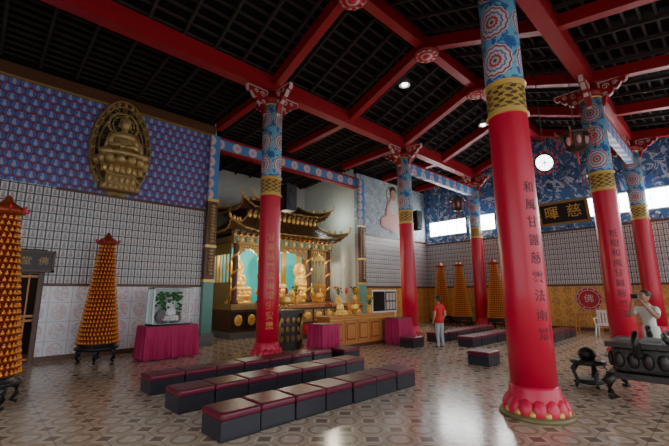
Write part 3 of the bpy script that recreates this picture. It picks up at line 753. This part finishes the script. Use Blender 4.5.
for sx in (-1,1):
    for k in range(4): b.ell((ox+sx*.44,oy-.24+k*.16,.55),(.035,.065,.11),'bronze',8,6)
    b.tube([(ox+sx*.42,oy,.62),(ox+sx*.6,oy,.66),(ox+sx*.66,oy,.82),(ox+sx*.58,oy,.93),(ox+sx*.52,oy,.86)],[.05,.05,.045,.04,.02],'bronze',8)
    b.tube([(ox+sx*(.1+.09*k),oy-.3+.04*math.sin(k*1.7),.84+.05*math.sin(k*1.9)) for k in range(5)],[.02,.04,.045,.05,.03],'bronze',8)
b.ell((ox,oy,.79),(.4,.3,.03),'grey_rock',14,6)
for k in range(9): b.tube([(ox-.2+k*.05,oy+.02*(k%3),.8),(ox-.2+k*.052,oy+.02*(k%3),1.02)],.004,'flower_red',4)
b.obj('bronze_incense_censer',(ox,oy,0))
b=MB(); ox,oy=7.35,1.78
b.lathe(ox,oy,[(.20,.34),(.25,.36),(.25,.40),(.20,.42)],20,'bronze'); b.lathe(ox,oy,[(.16,.05),(.2,.07),(.2,.1),(.16,.12)],20,'bronze')
for k in range(5):
    a=2*pi*k/5; b.tube([(ox+.18*math.cos(a),oy+.18*math.sin(a),.36),(ox+.27*math.cos(a),oy+.27*math.sin(a),.24),(ox+.2*math.cos(a),oy+.2*math.sin(a),.08),(ox+.25*math.cos(a),oy+.25*math.sin(a),.03)],.028,'bronze',6)
b.ell((ox,oy,.5),(.13,.13,.11),'bronze',12,8)
b.obj('carved_drum_stool',(ox,oy,0))
b=MB(); x,y=16.4,3.8
b.box(x-.25,x+.25,y-.4,y+.4,.66,.71,'wood'); 
for sx in (-1,1):
    for sy in (-1,1): b.box(x+sx*.21-.025,x+sx*.21+.025,y+sy*.36-.025,y+sy*.36+.025,0,.66,'wood')
for sy in (-1,1): b.box(x-.2,x+.2,y+sy*.36-.015,y+sy*.36+.015,.2,.25,'wood')
b.box(x-.015,x+.015,y-.36,y+.36,.2,.25,'wood'); b.obj('wooden_side_table',(x,y,0))
b=MB(); x,y=15.3,3.1
b.rbox(x-.22,x+.22,y-.22,y+.22,.38,.43,.02,'plastic_white')
for sx in (-1,1):
    for sy in (-1,1): b.tube([(x+sx*.18,y+sy*.18,.39),(x+sx*.23,y+sy*.23,.0)],.025,'plastic_white')
    b.tube([(x+.2,y+sx*.2,.4),(x+.25,y+sx*.2,.82)],.022,'plastic_white'); b.tube([(x+.2,y+sx*.22,.6),(x-.15,y+sx*.24,.6),(x-.18,y+sx*.2,.4)],.02,'plastic_white')
for k in range(4): b.box(x+.22,x+.25,y-.15+k*.09,y-.11+k*.09,.42,.82,'plastic_white')
b.box(x+.22,x+.27,y-.22,y+.22,.78,.86,'plastic_white'); b.obj('plastic_chair',(x,y,0))
# ------------------------------------------------------------ people
def skin_mesh(verts,edges,roots,H,levels=2):
    bm=bmesh.new(); L=bm.verts.layers.skin.verify(); V=[]
    for co,r in verts:
        v=bm.verts.new(Vector(co)*H); v[L].radius=(r*H,r*H); V.append(v)
    for r in roots: V[r][L].use_root=True
    for a,c in edges: bm.edges.new((V[a],V[c]))
    me=bpy.data.meshes.new('tmp'); bm.to_mesh(me); bm.free()
    o=bpy.data.objects.new('tmp',me); bpy.context.collection.objects.link(o)
    m=o.modifiers.new('s','SKIN'); m.use_smooth_shade=True; m.branch_smoothing=.4
    ss=o.modifiers.new('ss','SUBSURF'); ss.levels=levels
    bpy.context.view_layer.update(); dg=bpy.context.evaluated_depsgraph_get()
    r=bpy.data.meshes.new_from_object(o.evaluated_get(dg)); bpy.data.objects.remove(o); return r
def hand(wr,d,n,H,side):
    d=Vector(d).normalized(); n=Vector(n); n=(n-d*n.dot(d)).normalized(); s=d.cross(n)*side
    w=Vector(wr); vs=[(w-d*.01,.013),(w+d*.02,.016),(w+d*.04,.016)]; es=[(0,1),(1,2)]; roots=[0]
    for i,(off,ln) in enumerate(((-.018,.026),(-.006,.031),(.006,.029),(.017,.022))):
        k=len(vs); p=w+d*.035+s*off; vs.append((p,.0055)); roots.append(k); dd=d.copy()
        for j in range(3):
            dd=(dd+n*(.28+.12*j)).normalized(); p=p+dd*ln*(.5 if j==0 else .33); vs.append((p,.0052-.0006*j)); es.append((k+j,k+j+1))
    k=len(vs); p=w+d*.012-s*.014; vs.append((p,.0065)); roots.append(k)
    for j in range(2): p=p+(d*.6-s*.7+n*.35).normalized()*.016; vs.append((p,.0058)); es.append((k+j,k+j+1))
    return skin_mesh(vs,es,roots,H,1)
def person(name,loc,rz,H,arms,cols,look=0,prop=None):
    root=bpy.data.objects.new(name,None); bpy.context.collection.objects.link(root); root.location=loc; root.rotation_euler=(0,0,rz)
    (lS,lE,lW),(rS,rE,rW)=arms
    v=[((0,0,.53),.072),((0,0,.61),.064),((.0,0,.70),.075),((-.005,0,.775),.070),((0,0,.83),.036),((.008,0,.875),.030),
       (lS,.040),(lE,.028),(lW,.019),(rS,.040),(rE,.028),(rW,.019),
       ((0,.048,.48),.058),((.012,.055,.28),.038),((-.008,.06,.05),.025),((.02,.062,.026),.022),((.08,.07,.018),.016),
       ((0,-.048,.48),.058),((.012,-.055,.28),.038),((-.008,-.06,.05),.025),((.02,-.062,.026),.022),((.08,-.07,.018),.016)]
    e=[(0,1),(1,2),(2,3),(3,4),(4,5),(3,6),(6,7),(7,8),(3,9),(9,10),(10,11),(0,12),(12,13),(13,14),(14,15),(15,16),(0,17),(17,18),(18,19),(19,20),(20,21)]
    me=skin_mesh(v,e,[0],H)
    for m in ('skin',cols[0],cols[1],'shoe'): me.materials.append(MATS[m])
    def segd(p,a,c):
        a=Vector(a);c=Vector(c);t=max(0,min(1,(p-a).dot(c-a)/(c-a).length_squared)); return (p-a-(c-a)*t).length,t
    for f in me.polygons:
        p=f.center/H; k=2
        best=min([(segd(p,(0,0,.53),(0,0,.83)),'t'),(segd(p,lS,lE),'u'),(segd(p,lE,lW),'f'),(segd(p,rS,rE),'u'),(segd(p,rE,rW),'f')],key=lambda q:q[0][0])
        if p.z<.040: k=3
        elif best[1]=='f' and best[0][0]<.05: k=0
        elif best[1]=='u' and best[0][0]<.06: k=1 if best[0][1]<.62 else 0
        elif p.z>.845: k=0
        elif p.z>.50: k=1
        f.material_index=k
    o=bpy.data.objects.new('body',me); bpy.context.collection.objects.link(o); o.parent=root
    b=MB(); b.lathe(0,0,[(.083*H,.475*H),(.088*H,.48*H),(.080*H,.56*H),(.074*H,.60*H)],24,cols[0],cap=False,sx=.92,sy=1.12)
    b.obj('shirt_hem',parent=root)
    R=Matrix.Rotation(look,3,'Z'); hc=Vector((.012,0,.935))*H; b=MB()
    def shp(p):
        t=p.z/(.068*H); k=1-.22*max(0,-t)**1.5
        return (p.x*k+(.006*H if t<0 else 0)*(-t),p.y*k,p.z)
    b.ell(hc,(.056*H,.045*H,.066*H),'skin',20,14,R,shp)
    def hp(x,y,z): return hc+R@Vector((x*H,y*H,z*H))
    b.ell(hp(.058,0,-.008),(.010*H,.007*H,.013*H),'skin',8,6,R)
    for s in (-1,1):
        b.ell(hp(.049,s*.019,.006),(.006*H,.008*H,.0045*H),'plastic_white',8,6,R); b.ell(hp(.054,s*.019,.006),(.003*H,.004*H,.004*H),'hair',6,4,R)
        b.ell(hp(.051,s*.019,.019),(.005*H,.012*H,.003*H),cols[2],8,4,R); b.ell(hp(0,s*.046,-.003),(.011*H,.006*H,.017*H),'skin',8,6,R)
    b.ell(hp(.051,0,-.032),(.006*H,.015*H,.005*H),'lip',8,5,R)
    def hsh(p):
        return (min(p.x,.034*H+.25*max(0,p.z)),p.y,max(p.z,-.012*H if p.x>-.01*H else -.055*H))
    b.ell(hp(-.008,0,.014),(.060*H,.052*H,.063*H),cols[2],20,14,R,hsh)
    b.obj('head',parent=root)
    for nm,E_,W_,sd in (('left_hand',lE,lW,1),('right_hand',rE,rW,-1)):
        d=Vector(W_)-Vector(E_); n=Vector((.1,-sd*.9,0)) if d.z<0 else Vector((.6,-sd*.5,0))
        m=hand(W_,d,n,H,sd); m.materials.append(MATS['skin']); o=bpy.data.objects.new(nm,m); bpy.context.collection.objects.link(o); o.parent=root
    if prop: prop(root,H)
    return root
person('woman_in_red_shirt',(9.45,5.72,0),math.radians(75),1.40,
   (((-.005,.098,.795),(-.02,.135,.645),(.035,.125,.52)),((-.005,-.098,.795),(-.03,-.14,.65),(.03,-.12,.53))),('shirt_red','trousers_grey','hair'),look=.3)
def cam_prop(root,H):
    b=MB(); b.rbox(.150*H,.172*H,-.04*H,.04*H,.915*H,.962*H,.004,'camera_body')
    b.tube([(.172*H,0,.938*H),(.19*H,0,.938*H)],.016*H,'camera_body',12); b.obj('compact_camera',parent=root)
person('man_photographing',(8.47,1.06,0),math.radians(150),1.5,
   (((0,.105,.80),(.075,.15,.70),(.14,.062,.87)),((0,-.105,.80),(.08,-.15,.70),(.14,-.058,.87))),('shirt_cream','trousers_dark','hair_grey'),look=-.1,prop=cam_prop)
# ------------------------------------------------------------ lights
w=bpy.data.worlds.new('world'); bpy.context.scene.world=w; w.use_nodes=True; bg=w.node_tree.nodes['Background']
bg.inputs[0].default_value=(.86,.93,1,1); bg.inputs[1].default_value=2.75
def pl(name,loc,e,c=(1,.85,.65),r=.15):
    l=bpy.data.lights.new(name,'POINT'); l.energy=e; l.color=c; l.shadow_soft_size=r; o=bpy.data.objects.new(name,l); bpy.context.collection.objects.link(o); o.location=loc
pl('shrine_lamp',(8.75,12.1,3.0),75,(1,.9,.70)); pl('shrine_lamp_side',(7.2,12.1,2.9),45,(1,.9,.70)); pl('shrine_lamp_side',(10.3,12.1,2.9),45,(1,.9,.70))
pl('alcove_lamp',(11.2,12.0,4.8),26,(.9,1,.9)); pl('altar_lamp',(8.8,9.3,3.2),45,(1,.85,.62))
pl('doorway_lamp',(.4,12,2.3),8,(1,.75,.35))
# ------------------------------------------------------------ camera
A=.8083;P=.1849;rho=-.0070
F=Vector((math.cos(A)*math.cos(P),math.sin(A)*math.cos(P),math.sin(P))); R0=Vector((math.sin(A),-math.cos(A),0)); U0=R0.cross(F)
R=R0*math.cos(rho)+U0*math.sin(rho); U=U0*math.cos(rho)-R0*math.sin(rho)
cam=bpy.data.cameras.new('camera'); cam.sensor_width=36; cam.lens=373.5/669*36; cam.clip_end=200
co=bpy.data.objects.new('camera',cam); bpy.context.collection.objects.link(co)
M=Matrix((R,U,-F)).transposed().to_4x4(); M.translation=Vector((0,0,1.5)); co.matrix_world=M
bpy.context.scene.camera=co
